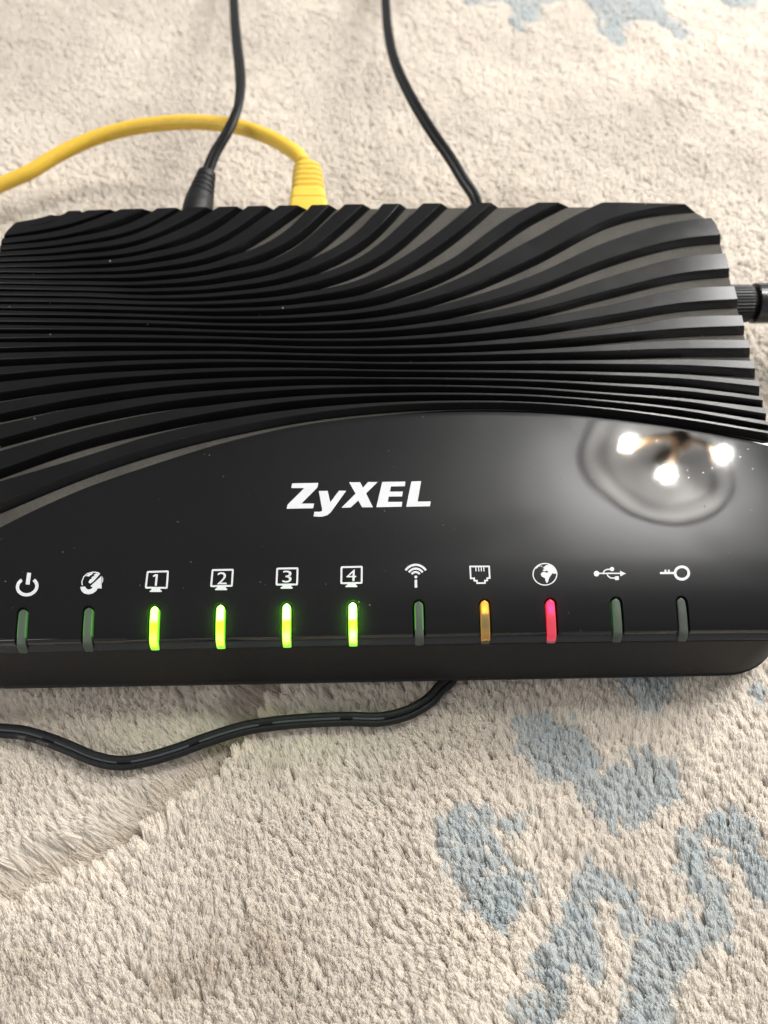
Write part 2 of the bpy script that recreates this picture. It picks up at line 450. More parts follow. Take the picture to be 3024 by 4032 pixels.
# ------------------------------------------------------------------ light guides
def lens_material(name, base, stops, edge, foot, spec=.25, rough=.35):
    """clear plastic light guide; stops: (position along, light colour, strength)"""
    mt, nt, p = material(name)
    al = N(nt, 'ShaderNodeAttribute', attribute_name='along'); ac = N(nt, 'ShaderNodeAttribute', attribute_name='across')
    p.inputs['Base Color'].default_value = (*base, 1); p.inputs['Roughness'].default_value = rough; p.inputs['Specular IOR Level'].default_value = spec
    nz = noise(nt, 900, 3, .6)
    wob = N(nt, 'ShaderNodeMath', operation='MULTIPLY_ADD'); nt.links.new(nz.outputs[0], wob.inputs[0]); wob.inputs[1].default_value = .16; wob.inputs[2].default_value = -.08
    ad = N(nt, 'ShaderNodeMath', operation='ADD'); nt.links.new(al.outputs['Fac'], ad.inputs[0]); nt.links.new(wob.outputs[0], ad.inputs[1])
    mx = max(max(c) for _, c in stops) or 1.
    mx = max(mx, max(edge), 1e-3)
    r = ramp(nt, ad.outputs[0], [(q, tuple(v / mx for v in c)) for q, c in stops])
    er = ramp(nt, ac.outputs['Fac'], [(.62, 0.), (.95, 1.)])
    body = N(nt, 'ShaderNodeMath', operation='LESS_THAN'); nt.links.new(al.outputs['Fac'], body.inputs[0]); body.inputs[1].default_value = foot
    em = N(nt, 'ShaderNodeMath', operation='MULTIPLY'); nt.links.new(er.outputs[0], em.inputs[0]); nt.links.new(body.outputs[0], em.inputs[1])
    c = mixc(nt, em.outputs[0], r.outputs[0], tuple(v / mx for v in edge))
    nt.links.new(c, p.inputs['Emission Color']); p.inputs['Emission Strength'].default_value = mx
    return mt
GRN = lambda hot: lens_material('green_light', (.06, .09, .03), [(.0, (2.2, 4.0, 1.1 * hot)), (.30, (2.4, 4.0, 1.0 * hot)), (.38, (1.5, 1.7, .0)), (.55, (1.3, 1.45, .0)), (.68, (1.8, 2.0, .32 * hot)), (.86, (1.5, 1.7, .10 * hot)), (.92, (.35, 1.1, .06))], (.22, .95, .02), .93)
DIM = lambda e, mid: lens_material('dim_light', (.055, .064, .054), [(.0, mid), (.45, mid), (.6, tuple(v * .7 for v in mid)), (.85, (.0, .0, .0))], e, .6)
GREY = (.0, .0, .0)
lens_mats = [DIM((.03, .18, .02), (.006, .022, .006)), DIM((.04, .22, .015), (.012, .045, .006)), GRN(.7), GRN(.9), GRN(1.5), GRN(2.4),
             DIM((.05, .30, .01), (.008, .026, .008)),
             lens_material('orange_light', (.05, .045, .03), [(.0, (1.1, .50, .02)), (.25, (1.1, .55, .03)), (.31, (.13, .09, .02)), (.55, (.13, .085, .015)), (.70, (.26, .12, .008)), (.84, (.24, .11, .012)), (.86, (.55, .25, .02)), (.90, (.02, .015, .01))], (.30, .16, .03), .85),
             lens_material('red_light', (.07, .03, .035), [(.0, (1.2, .02, .10)), (.15, (1.3, .03, .30)), (.28, (1.1, .025, .22)), (.33, (.46, .03, .06)), (.55, (.60, .03, .055)), (.8, (.66, .03, .06)), (.90, (.62, .05, .09)), (.96, (.2, .05, .06))], (.8, .03, .05), .9),
             DIM((.01, .05, .006), (.006, .022, .005)), DIM(GREY, GREY)]
lens_labels = ['unlit green power light', None, 'bright green light', 'bright green light', 'bright green light', 'bright green light', None, 'orange light', 'red light', None, 'unlit grey light']
LW = .00113
ny = 22
stat = []
for q in np.linspace(0, 1, ny):
    stat.append(('s', YT + (YL + .0002 - YT) * q))
zL = lambda x: float(zb(x, YL))
def lens(i, x):
    path = []                                                        # (y, z, normal y, normal z, depth)
    for _, y in stat: path.append((y, float(zb(x, y)) + .0001 - .0003 * max(0, 1 - (YT - y) / .004), 0, 1, .0016))
    z0 = zL(x)
    path += [(YL - .0003, z0 - .0002, -.45, .9, .0014), (YL - .0008, z0 - .0008, -.7, .7, .0012), (YL - .0013, z0 - .0017, -.8, .6, .0011), (YL - .0016, z0 - .0026, -.95, .3, .0011)]
    n = len(path); prof = [(-1, -1), (-1, -.14), (-.93, -.05), (-.7, 0), (0, .03), (.7, 0), (.93, -.05), (1, -.14), (1, -1)]
    seg = np.array([(a[0], a[1]) for a in path]); s = np.concatenate([[0], np.cumsum(np.linalg.norm(np.diff(seg, axis=0), axis=1))]); al = s / s[-1]
    v, fs, A, X = [], [], [], []
    for k, (y, z, ny_, nz_, dep) in enumerate(path):
        sd = s[k]; w = LW * math.sqrt(max(.02, 1 - max(0, 1 - sd / LW) ** 2)) if sd < LW else LW
        if k == n - 1: w *= .93
        for (a, b) in prof:
            h = b * (dep if b == -1 else .0012)
            v.append((x + a * w, y + ny_ * h, z + nz_ * h)); A.append(al[k]); X.append(abs(a) if abs(b) < 1 else 1)
    m_ = len(prof)
    for k in range(n - 1):
        for j in range(m_ - 1): fs.append((k * m_ + j, k * m_ + j + 1, (k + 1) * m_ + j + 1, (k + 1) * m_ + j))
    fs.append(tuple(range(m_ - 1, -1, -1))); fs.append(tuple(range((n - 1) * m_, n * m_)))
    o = mesh_obj('light_guide', v, fs, lens_mats[i], router)
    for nm, d in (('along', A), ('across', X)):
        at_ = o.data.attributes.new(nm, 'FLOAT', 'POINT'); at_.data.foreach_set('value', d)
    o.data.set_sharp_from_angle(angle=math.radians(50))
    if lens_labels[i]: o['label'] = lens_labels[i]
    return o
for i, x in enumerate(lx): lens(i, float(x))
def led_lamp(i, y, watts, color):
    """the light each lit guide spills on the plastic round it"""
    d = bpy.data.lights.new('status_led', 'SPOT'); d.energy = watts; d.color = color; d.shadow_soft_size = .0010
    d.spot_size = math.radians(156); d.spot_blend = 1.
    o = bpy.data.objects.new('status_led', d); COL.objects.link(o)
    n = Vector(znormal(np.array([lx[i]]), np.array([y]))[0])
    o.location = Vector((float(lx[i]), y, float(zb(lx[i], y)))) + n * .0026
    o.rotation_euler = n.to_track_quat('Z', 'Y').to_euler(); o.parent = router
for i, e in ((2, .5), (3, .6), (4, 1.), (5, 1.25)):
    led_lamp(i, YT - .0025, e * .018, (.25, 1, .02)); led_lamp(i, YL + .0025, e * .012, (.25, 1, .02))
led_lamp(7, YT - .0020, .0022, (1, .45, .03)); led_lamp(8, YT - .0025, .0035, (1, .03, .10))

# ------------------------------------------------------------------ printed marks on the panel
class Print:
    """flat print: shapes in crop pixels, laid on the panel surface"""
    def __init__(s, ox, oy, sc): s.o = (ox, oy, sc); s.v = []; s.f = []
    def tri(s, pts, tris):
        b = len(s.v); s.v += [tuple(p[:2]) for p in pts]; s.f += [tuple(b + i for i in t) for t in tris]
    def poly(s, pts):
        s.tri(pts, tessellate_polygon([[Vector((p[0], p[1], 0)) for p in pts]]))
    def ring(s, cx, cy, rx, ry, w, a0=0, a1=360, n=40, tilt=0.):
        a = np.radians(np.linspace(a0, a1, n)); o_, i_ = [], []
        for t in a:
            c, d = math.cos(t), -math.sin(t)
            for L, k in ((o_, .5), (i_, -.5)):
                yy = (ry + k * w) * d; L.append((cx + (rx + k * w) * c - tilt * yy, cy + yy))
        b = len(s.v); s.v += o_ + i_
        s.f += [(b + k, b + k + 1, b + n + k + 1, b + n + k) for k in range(n - 1)]
    def disc(s, cx, cy, r, n=20): s.poly([(cx + r * math.cos(t), cy + r * math.sin(t)) for t in np.linspace(0, 2 * PI, n, False)])
    def line(s, pts, w, closed=False):
        p = [Vector(q) for q in pts]; n = len(p); L, R = [], []
        for i in range(n):
            a = p[i - 1] if (i or closed) else p[i]; b = p[(i + 1) % n] if (i < n - 1 or closed) else p[i]
            t1 = (p[i] - a).normalized() if (p[i] - a).length else (b - p[i]).normalized()
            t2 = (b - p[i]).normalized() if (b - p[i]).length else t1
            t = (t1 + t2).normalized() if (t1 + t2).length > .1 else t1
            nn = Vector((-t.y, t.x)); k = w / 2 / max(.5, nn.dot(Vector((-t1.y, t1.x))))
            L.append(p[i] + nn * k); R.append(p[i] - nn * k)
        b0 = len(s.v); s.v += [tuple(q) for q in L] + [tuple(q) for q in R]
        for i in range(n if closed else n - 1):
            j = (i + 1) % n; s.f.append((b0 + i, b0 + j, b0 + n + j, b0 + n + i))
    def text(s, ch, x0, y0, x1, y1, shear=0.):
        v, f = glyph(ch); lo, hi = v.min(0), v.max(0)
        u = (v - lo) / np.maximum(hi - lo, 1e-6)
        pts = [(x0 + (x1 - x0) * a + shear * (b - .5), y1 + (y0 - y1) * b) for a, b in u]
        s.tri(pts, f)
    def build(s, name, mat, parent, h=.00040, label=None):
        ox, oy, sc = s.o; v = np.array(s.v)
        P3 = on(v[:, 0] / sc + ox, v[:, 1] / sc + oy, h)
        o = mesh_obj(name, P3, s.f, mat, parent)
        b = bmesh.new(); b.from_mesh(o.data)
        for fc in b.faces:
            fc.normal_update()
            if fc.normal.z < 0: fc.normal_flip()
        b.to_mesh(o.data); b.free()
        if label: o['label'] = label
        return o
def glyph(txt):
    cu = bpy.data.curves.new('t', 'FONT'); cu.body = txt; cu.resolution_u = 6
    o = bpy.data.objects.new('t', cu); COL.objects.link(o)
    bpy.context.view_layer.update()
    me = o.evaluated_get(bpy.context.evaluated_depsgraph_get()).to_mesh()
    v = np.array([w.co[:2] for w in me.vertices]); f = [tuple(p.vertices) for p in me.polygons]
    bpy.data.objects.remove(o); bpy.data.curves.remove(cu); return v, f
S = 2.0738
k = Print(0, 2180, S); k.ring(222, 268, 79, 68, 27, 128, 412, 44, .09); k.line([(238, 156), (225, 252)], 33); k.build('power_icon', M['icon'], router)
k = Print(0, 2180, S)
k.line([(672, 258), (668, 228), (684, 188), (714, 162), (760, 150), (800, 155), (816, 166)], 8)
k.poly([(700, 182), (722, 165), (760, 157), (752, 172), (735, 178), (728, 186)]); k.poly([(722, 236), (732, 212), (752, 202), (748, 192), (772, 180), (764, 172), (790, 160), (815, 166), (790, 196), (760, 228), (738, 244)])
k.poly([(655, 272), (694, 268), (706, 286), (722, 293), (742, 290), (758, 274), (738, 266), (828, 182), (830, 285), (800, 282), (784, 306), (756, 325), (720, 333), (686, 324), (664, 304)])
k.poly([(834, 182), (843, 205), (841, 228), (834, 242)]); k.build('internet_icon', M['icon'], router)
def monitor(ox, q, stand, ch, box, sh):
    p_ = Print(ox, 2180, S); c = Vector((sum(a for a, _ in q) / 4, sum(b for _, b in q) / 4))
    loop = []
    for i in range(4):                                               # rounded corners
        a, b, d = Vector(q[i - 1]), Vector(q[i]), Vector(q[(i + 1) % 4])
        b2 = b + (c - b).normalized() * 7
        loop += [b2 + (a - b).normalized() * 9, b2 + (c - b).normalized() * 2, b2 + (d - b).normalized() * 9]
    p_.line([tuple(w) for w in loop], 15, True)
    x0, x1, y0, y1 = stand; w = x1 - x0
    p_.poly([(x0 + .15 * w, y0), (x0 + .9 * w, y0), (x0 + .88 * w, y0 + .45 * (y1 - y0)), (x1, y0 + .65 * (y1 - y0)), (x1 - 2, y1 - 2), (x1 - 8, y1), (x0 + 5, y1), (x0, y1 - 3), (x0 + 2, y0 + .65 * (y1 - y0)), (x0 + .16 * w, y0 + .45 * (y1 - y0))])
    x0, x1, y0, y1 = box
    if ch == '1': p_.line([(1250, 186), (1258, 182), (1274, 171)], 13); p_.line([(1281, 168), (1272, 262)], 17)
    else: p_.text(ch, x0, y0, x1, y1, sh)
    p_.build('monitor_icon', M['icon'], router, label='monitor symbol numbered ' + ch)
monitor(0, [(1200, 145), (1377, 140), (1367, 284), (1185, 282)], (1221, 1321, 284, 313), '1', (1250, 1296, 168, 262), 10)
monitor(750, [(175, 130), (352, 127), (343, 267), (163, 270)], (200, 301, 268, 298), '2', (219, 297, 152, 250), 6)
monitor(750, [(703, 118), (880, 115), (876, 256), (697, 257)], (735, 835, 256, 286), '3', (752, 826, 138, 236), 4)
monitor(750, [(1228, 106), (1405, 103), (1403, 243), (1226, 246)], (1264, 1363, 245, 273), '4', (1274, 1353, 130, 223), 2)
k = Print(1500, 2180, S); k.disc(285, 190, 12); k.line([(285, 213), (286, 278)], 21)
for r_, w_ in ((38, 17), (66, 17), (97, 18)): k.ring(284, 190 - 2, r_, r_, w_, 32, 148, 24)
k.build('wireless_icon', M['icon'], router)
k = Print(1500, 2180, S)
k.line([(728, 105), (883, 104), (888, 199), (868, 200), (868, 219), (849, 220), (849, 240), (785, 241), (784, 221), (763, 221), (761, 201), (733, 202)], 13, True)
for x in (776, 799, 820, 841): k.line([(x - 2, 108), (x, 145)], 8)
k.build('network_port_icon', M['icon'], router)
k = Print(1500, 2180, S); k.ring(1339, 168, 97, 88, 9, 0, 360, 56)
k.poly([(1322, 118), (1345, 96), (1375, 88), (1402, 100), (1424, 124), (1434, 158), (1420, 166), (1400, 160), (1388, 178), (1378, 192), (1370, 208), (1364, 232), (1352, 240), (1344, 222), (1338, 198), (1312, 186), (1304, 166), (1318, 150), (1340, 150), (1350, 156), (1370, 150), (1352, 138), (1330, 146), (1320, 134), (1336, 124)])
k.poly([(1262, 122), (1290, 92), (1306, 86), (1298, 104), (1282, 108), (1276, 120)]); k.disc(1312, 103, 5, 8); k.build('globe_icon', M['icon'], router)
k = Print(2224, 2180, S); k.disc(259, 163, 23); k.line([(278, 161), (455, 161)], 11); k.poly([(450, 139), (499, 162), (453, 186)])
k.line([(312, 160), (320, 142), (340, 129), (385, 126)], 10); k.disc(385, 126, 18); k.line([(345, 163), (352, 182), (372, 198), (412, 200)], 10)
k.poly([(408, 185), (440, 183), (443, 214), (411, 216)]); k.build('usb_icon', M['icon'], router)
k = Print(2224, 2180, S); k.ring(956, 158, 56, 51, 22, 0, 360, 44); k.line([(782, 158), (894, 158)], 18); k.line([(823, 152), (820, 131)], 15); k.line([(851, 152), (848, 131)], 15); k.disc(784, 158, 9, 12)
k.build('key_icon', M['icon'], router)
k = Print(1100, 1860, 2.5922)
for q in ([(130, 112), (398, 107), (388, 155), (225, 318), (355, 318), (345, 366), (75, 371), (83, 330), (255, 160), (122, 160)],
          [(402, 190), (493, 188), (520, 305), (608, 187), (682, 187), (545, 380), (522, 410), (490, 436), (440, 452), (395, 453), (350, 447), (356, 402), (415, 402), (434, 394), (437, 378), (430, 340)],
          [(712, 101), (825, 100), (853, 156), (905, 98), (1003, 98), (885, 215), (955, 356), (845, 356), (805, 287), (728, 358), (633, 361), (778, 217)],
          [(1050, 97), (1286, 93), (1280, 141), (1138, 143), (1128, 196), (1260, 196), (1252, 245), (1117, 247), (1106, 302), (1255, 300), (1248, 350), (990, 355)],
          [(1347, 92), (1447, 90), (1411, 298), (1545, 296), (1537, 346), (1295, 350)]): k.poly(q)
k.build('logo', M['icon'], router)

# ------------------------------------------------------------------ antenna on the right side
zk = .0215
yk = float(at(2950, 1195, zk)[1]); rk = .0123 / 2
def xcyl(name, secs, mat, parent, knurl=0, n=72):
    v, fs = [], []
    for (x, r) in secs:
        for a in range(n):
            t = 2 * PI * a / n; rr = r
            if knurl and r > rk * .93: rr = r * (1 - .05 * (1 if (a % 3 == 0) else 0))
            v.append((x, yk + rr * math.cos(t), zk + rr * math.sin(t)))
    for i in range(len(secs) - 1):
        for a in range(n): fs.append((i * n + a, i * n + (a + 1) % n, (i + 1) * n + (a + 1) % n, (i + 1) * n + a))
    fs.append(tuple(range(n - 1, -1, -1))); fs.append(tuple(range((len(secs) - 1) * n, len(secs) * n)))
    o = mesh_obj(name, v, fs, mat, parent)
    b = bmesh.new(); b.from_mesh(o.data); bmesh.ops.recalc_face_normals(b, faces=b.faces); b.to_mesh(o.data); b.free()
    o.data.set_sharp_from_angle(angle=math.radians(30)); return o
xa = XR + .0006
ant = xcyl('antenna', [(xa + .0125, rk * .95), (xa + .0128, rk * 1.06), (xa + .0185, rk * 1.06), (xa + .019, rk * .9), (xa + .030, rk * .8), (xa + .110, rk * .62), (xa + .113, rk * .5)], M['trim'], router)
xcyl('knurled_nut', [(xa - .001, rk * .8), (xa + .0012, rk * .8), (xa + .0012, rk * .93), (xa + .0016, rk), (xa + .0105, rk), (xa + .0112, rk * .94), (xa + .0125, rk * .78)], M['knob'], ant, 1, 108)

# ------------------------------------------------------------------ cables
def spline(pts, n):
    p = np.array(pts, float); d = np.concatenate([[0], np.cumsum(np.linalg.norm(np.diff(p, axis=0), axis=1))])
    q = np.linspace(0, d[-1], n); return np.stack([hermite(d, p[:, i], q) for i in range(3)], 1)
def frames(path, up=(0, 0, 1), roll=None):
    t = np.gradient(path, axis=0); t /= np.linalg.norm(t, axis=1)[:, None]
    s = np.cross(t, np.array(up, float)); s /= np.linalg.norm(s, axis=1)[:, None]; u = np.cross(s, t)
    if roll is not None:
        c, n_ = np.cos(roll)[:, None], np.sin(roll)[:, None]; s, u = s * c + u * n_, u * c - s * n_
    return t, s, u
def sweep(name, path, prof, mat, parent=None, roll=None, scale=None, up=(0, 0, 1), caps=True):
    t, s, u = frames(path, up, roll); n, m_ = len(path), len(prof); v, fs = [], []
    for i in range(n):
        k_ = 1 if scale is None else scale[i]
        for (a, b) in prof: v.append(path[i] + s[i] * a * k_ + u[i] * b * k_)
    for i in range(n - 1):
        for j in range(m_): fs.append((i * m_ + j, (i + 1) * m_ + j, (i + 1) * m_ + (j + 1) % m_, i * m_ + (j + 1) % m_))
    if caps: fs.append(tuple(range(m_))); fs.append(tuple(range(n * m_ - 1, (n - 1) * m_ - 1, -1)))
    o = mesh_obj(name, v, fs, mat, parent)
    b = bmesh.new(); b.from_mesh(o.data); bmesh.ops.recalc_face_normals(b, faces=b.faces); b.to_mesh(o.data); b.free()
    return o
circle = lambda r, n=20: [(r * math.cos(a), r * math.sin(a)) for a in np.linspace(0, 2 * PI, n, False)]
def twin(r, gap=.92, n=14):
    right = [(r * gap + r * math.cos(a), r * math.sin(a)) for a in np.linspace(-PI * .8, PI * .8, n)]
    left = [(-r * gap + r * math.cos(a), r * math.sin(a)) for a in np.linspace(PI * .2, PI * 1.8, n)]
    return right + left
DS = 1.8228
def pix(lst):                                                        # (x, y, z) with x, y in the 1659-wide view of the photo
    return [at(a * DS, b * DS, z) for a, b, z in lst]

# yellow network cable
yc = thing('network_cable', 'yellow network cable with ribbed boot plugged into the back of the router', 'cable')
yp = spline(pix([(-260, 520, .006), (-120, 455, .009), (0, 400, .012), (65, 371, .014), (125, 335, .016), (200, 300, .018), (275, 278, .020), (350, 267, .022), (425, 264, .024), (485, 269, .025), (540, 281, .026), (585, 298, .027), (620, 318, .028), (646, 338, .0285), (655, 352, .0285)]), 120)
sweep('cable_sheath', yp, circle(.0027, 24), M['yellow'], yc)
# boot: rounded box sections along +y
def rrect(w, h, r, n=5):
    out = []
    for cx, cy, a0 in ((w / 2 - r, h / 2 - r, 0), (-w / 2 + r, h / 2 - r, PI / 2), (-w / 2 + r, -h / 2 + r, PI), (w / 2 - r, -h / 2 + r, 1.5 * PI)):
        out += [(cx + r * math.cos(t), cy + r * math.sin(t)) for t in np.linspace(a0, a0 + PI / 2, n)]
    return out
def loft_y(name, secs, mat, parent, zc):
    """secs: (x, y, width, height, radius)"""
    v, fs = [], []
    m_ = 20
    for (x, y, w, h, r) in secs: v += [(x + a, y, zc + b) for a, b in rrect(w, h, min(r, w / 2.01, h / 2.01))]
    for i in range(len(secs) - 1):
        for j in range(m_): fs.append((i * m_ + j, (i + 1) * m_ + j, (i + 1) * m_ + (j + 1) % m_, i * m_ + (j + 1) % m_))
    fs.append(tuple(range(m_))); fs.append(tuple(range(len(secs) * m_ - 1, (len(secs) - 1) * m_ - 1, -1)))
    o = mesh_obj(name, v, fs, mat, parent)
    b = bmesh.new(); b.from_mesh(o.data); bmesh.ops.recalc_face_normals(b, faces=b.faces); b.to_mesh(o.data); b.free()
    o.data.set_sharp_from_angle(angle=math.radians(40)); return o
zc = .0270
b0 = at(666 * DS, 447 * DS, zc + .004); b1 = at(662 * DS, 341 * DS, zc + .004)
bx = lambda t: b0[0] + (b1[0] - b0[0]) * t
by = lambda t: b0[1] + (b1[1] - b0[1]) * t
wpx = lambda t: np.interp(t, [-.3, 0, .12, .3, .55, .85, .95, 1], [.0134, .0134, .0130, .0120, .0112, .0104, .0096, .0080])
secs = []
for t in np.concatenate([[-.30, 0, .16, .165, .185, .19, .34], np.linspace(.36, .92, 41), [.95, .985, 1.0]]):
    g_ = 0
    if .36 <= t <= .92: g_ = -.0015 * (.5 - .5 * math.cos(2 * PI * (t - .36) / .112)) ** 1.2
    if .163 < t < .188: g_ = -.0004
    w = float(wpx(t)) + g_; h = float(np.interp(t, [-.3, .3, .9, 1], [.0100, .0098, .0086, .0066])) + g_
    secs.append((bx(t), by(t), w, h, .0016 + .0014 * max(0, t)))
loft_y('plug_boot', secs, M['yplug'], yc, zc)
ty, sy_, uy = frames(yp)
i0 = int(np.argmin(np.linalg.norm(yp[:, :2] - at(590 * DS, 300 * DS, .027)[:2], axis=1)))
dv, df = [], []
for q in range(9):                                                   # small dark print marks on the sheath
    i_ = i0 - 3 + q; a0 = 1.05
    if q in (2, 6): continue
    for (da, dl) in ((0, -.0004), (.25, -.0004), (.25, .0004), (0, .0004)):
        dv.append(yp[i_] + (sy_[i_] * -math.cos(a0 + da) * 1 + uy[i_] * math.sin(a0 + da)) * .00275 + ty[i_] * dl)
    b_ = len(dv) - 4; df.append((b_, b_ + 1, b_ + 2, b_ + 3))
mesh_obj('print_marks', dv, df, M['print_dark'], yc, smooth=False)

# power cable with its ribbed strain relief, left
pc = thing('power_cable', 'black power cable with ribbed strain relief crossing over the yellow cable', 'cable')
pz = [(425, 462, .0240), (431, 435, .0245), (440, 400, .0255), (447, 375, .0265), (464, 332, .029), (492, 284, .032), (511, 240, .033), (519, 195, .031), (518, 150, .027), (513, 105, .022), (508, 52, .016), (505, 0, .011), (502, -60, .007), (505, -140, .004), (520, -260, .003)]
pp = spline(pix(pz), 300)
roll = np.interp(np.linspace(0, 1, 300), [0, .10, .18, .3, 1], [.0, .1, .75, .25, .35])
i1 = int(np.argmin(np.linalg.norm(pp - np.array(pix([(445, 385, .026)])[0]), axis=1)))
sweep('cable_cord', pp[i1:], twin(.00118, .85), M['cable'], pc, roll[i1:])
L = np.linspace(0, 1, 66); sr = spline(pix([(422, 474, .0235), (425, 462, .0240), (431, 435, .0245), (440, 400, .0255), (448, 371, .0266)]), 66)
sc_ = np.interp(L, [0, .25, .45, .97, 1], [1.0, 1.0, .93, .62, .5])
for c_ in (.50, .61, .72, .83): sc_ = sc_ - .10 * np.exp(-((L - c_) / .018) ** 2)
sweep('strain_relief', sr, circle(.0052, 28), M['cable'], pc, None, sc_)

# second black cable behind the router, right
c2 = thing('thin_cable', 'thin black twin cable rising from behind the router between the yellow plug and the corner', 'cable')
q = [(1060, 500, .014), (1047, 478, .017), (1032, 450, .0195), (1027, 430, .0215), (1002, 390, .024), (975, 345, .026), (940, 295, .027), (905, 240, .026), (875, 185, .023), (852, 130, .019), (838, 65, .014), (833, 0, .010), (830, -60, .006), (820, -160, .003)]
sweep('cable_cord', spline(pix(q), 130), twin(.00110, .9), M['cable'], c2, np.full(130, .35))

# cable lying on the carpet in front, coming out from under the router
c3 = thing('flat_cable', 'black flat twin cable snaking over the carpet in front of the router', 'cable')
q = [(1010, 1400, .0012), (985, 1445, .0016), (967, 1474, .0018), (954, 1484, .0019), (934, 1507, .0020), (905, 1528, .0020), (869, 1544, .0020), (829, 1553, .0020), (750, 1553, .0020), (675, 1556, .0020), (600, 1562, .0020), (525, 1574, .0020), (450, 1597, .0020), (375, 1624, .0020), (310, 1642, .0020), (275, 1648, .0020), (240, 1647, .0020), (200, 1637, .0020), (150, 1616, .0020), (100, 1597, .0020), (50, 1583, .0020), (0, 1578, .0020), (-60, 1572, .0020), (-160, 1580, .0020)]
fp = spline(pix(q), 220); rl = np.full(220, .42)
sweep('cable_cord', fp, twin(.00112, .78), M['cable'], c3, rl)
tf, sf, uf = frames(fp, roll=rl)
arc = np.concatenate([[0], np.cumsum(np.linalg.norm(np.diff(fp, axis=0), axis=1))])
def fpoint(s_, a, h):
    i_ = np.array([np.interp(s_, arc, fp[:, j]) for j in range(3)]); ss = np.array([np.interp(s_, arc, sf[:, j]) for j in range(3)]); uu = np.array([np.interp(s_, arc, uf[:, j]) for j in range(3)])
    return i_ + ss * a + uu * h
def arc_at(xd):                                                      # arc length where the view column xd is crossed, left part
    pr = (fp - CAM) @ W2C.T; colx = (1512 + F * pr[:, 0] / -pr[:, 2]) / DS
    return float(np.interp(-xd, -colx[30:], arc[30:]))
def dash(x0, x1, side=-1):
    s0, s1 = sorted((arc_at(x0), arc_at(x1))); v, fs = [], []
    n = max(4, int((s1 - s0) / .0012))
    for s_ in np.linspace(s0, s1, n):
        for ph in (.80, .58, .36, .16): v.append(fpoint(s_, .00112 * .78 - .00115 * math.sin(ph), .00115 * math.cos(ph)))
    for i in range(n - 1):
        for j in (0, 1, 2): fs.append((i * 4 + j, i * 4 + j + 1, (i + 1) * 4 + j + 1, (i + 1) * 4 + j))
    mesh_obj('print_stripe', v, fs, M['stripe'], c3)
for x0, x1 in ((-60, 95), (120, 255)): dash(x0, x1)
for x0, x1 in ((285, 410), (432, 560), (590, 735), (762, 830)): dash(x0, x1)
def cable_text(txt, xd, size):
    v, f = glyph(txt); s0 = arc_at(xd); w = v[:, 0].max(); sc = size / .7
    # the print reads from the other side: letters run against the picture, feet towards the top
    P3 = []
    for a, b in v:
        th = -.28 + b * sc / .00112                                  # round the front lobe
        P3.append(fpoint(s0 + a * sc, -(.00112 * .78 + .00115 * math.sin(th)), .00115 * math.cos(th)))
    mesh_obj('print_text', P3, f, M['faint'], c3, smooth=False)
cable_text('2X0.5', 112, .0011); cable_text('300V', 62, .0011)

# ------------------------------------------------------------------ ceiling lamp mirrored in the panel
lamp = thing('ceiling_lamp', 'bronze three-armed ceiling lamp under a round plaster moulding', 'lamp', (0, 0, CEIL))
def place(o, par=lamp):
    o.parent = par; o.matrix_parent_inverse = Matrix.Translation((0, 0, -CEIL)); return o
M['bronze'] = plain('aged_bronze', (.20, .125, .06), .45, .5, 0, 1, .3)
M['plaster'] = plain('plaster_moulding', (.74, .735, .72), .9, .2)
LC = np.array([1.165, 1.05])
def lathe(name, prof, c, mat, n=64, par=lamp):
    v, fs = [], []
    for r_, z_ in prof:
        for a in np.linspace(0, 2 * PI, n, False): v.append((c[0] + r_ * math.cos(a), c[1] + r_ * math.sin(a), z_))
    for i in range(len(prof) - 1):
        for j in range(n): fs.append((i * n + j, (i + 1) * n + j, (i + 1) * n + (j + 1) % n, i * n + (j + 1) % n))
    fs.append(tuple(range(n))); fs.append(tuple(range((len(prof) - 1) * n, len(prof) * n)))
    o = mesh_obj(name, v, fs, mat)
    b = bmesh.new(); b.from_mesh(o.data); bmesh.ops.recalc_face_normals(b, faces=b.faces); b.to_mesh(o.data); b.free()
    return place(o, par)
lathe('rosette', [(.35, CEIL - .001), (.344, CEIL - .008), (.333, CEIL - .015), (.318, CEIL - .017), (.304, CEIL - .014), (.29, CEIL - .010), (.26, CEIL - .012), (.25, CEIL - .016), (.23, CEIL - .020), (.215, CEIL - .016), (.12, CEIL - .017), (.1, CEIL - .022), (.02, CEIL - .024)], LC, M['plaster'])
lathe('stem', [(.04, CEIL - .022), (.035, CEIL - .05), (.011, CEIL - .065), (.011, CEIL - .17), (.045, CEIL - .185), (.055, CEIL - .21), (.03, CEIL - .235), (.004, CEIL - .25)], LC, M['bronze'], 24)
mt, nt, p = material('bulb_glow'); p.inputs['Base Color'].default_value = (.9, .9, .85, 1)
p.inputs['Emission Color'].default_value = (1, .975, .94, 1); p.inputs['Emission Strength'].default_value = 2700
BZ = 2.27
for bx_, by_ in ((.941, 1.032), (1.073, .888), (1.353, .985)):
    cup = lathe('lamp_cup', [(.010, BZ + .095), (.016, BZ + .085), (.027, BZ + .055), (.026, BZ + .030), (.014, BZ + .026)], (bx_, by_), M['bronze'], 24)
    lathe('bulb', [(.010, BZ + .03), (.012, BZ + .024), (.018, BZ + .010), (.0195, BZ - .002), (.016, BZ - .014), (.009, BZ - .022), (.002, BZ - .0245)], (bx_, by_), mt, 20)
    A = np.array([LC[0], LC[1], CEIL - .21]); B = np.array([bx_, by_, BZ + .09]); mid = (A + B) / 2 + np.array([0, 0, -.07])
    place(sweep('lamp_arm', spline([A, mid, B], 24), circle(.014, 10), M['bronze']))

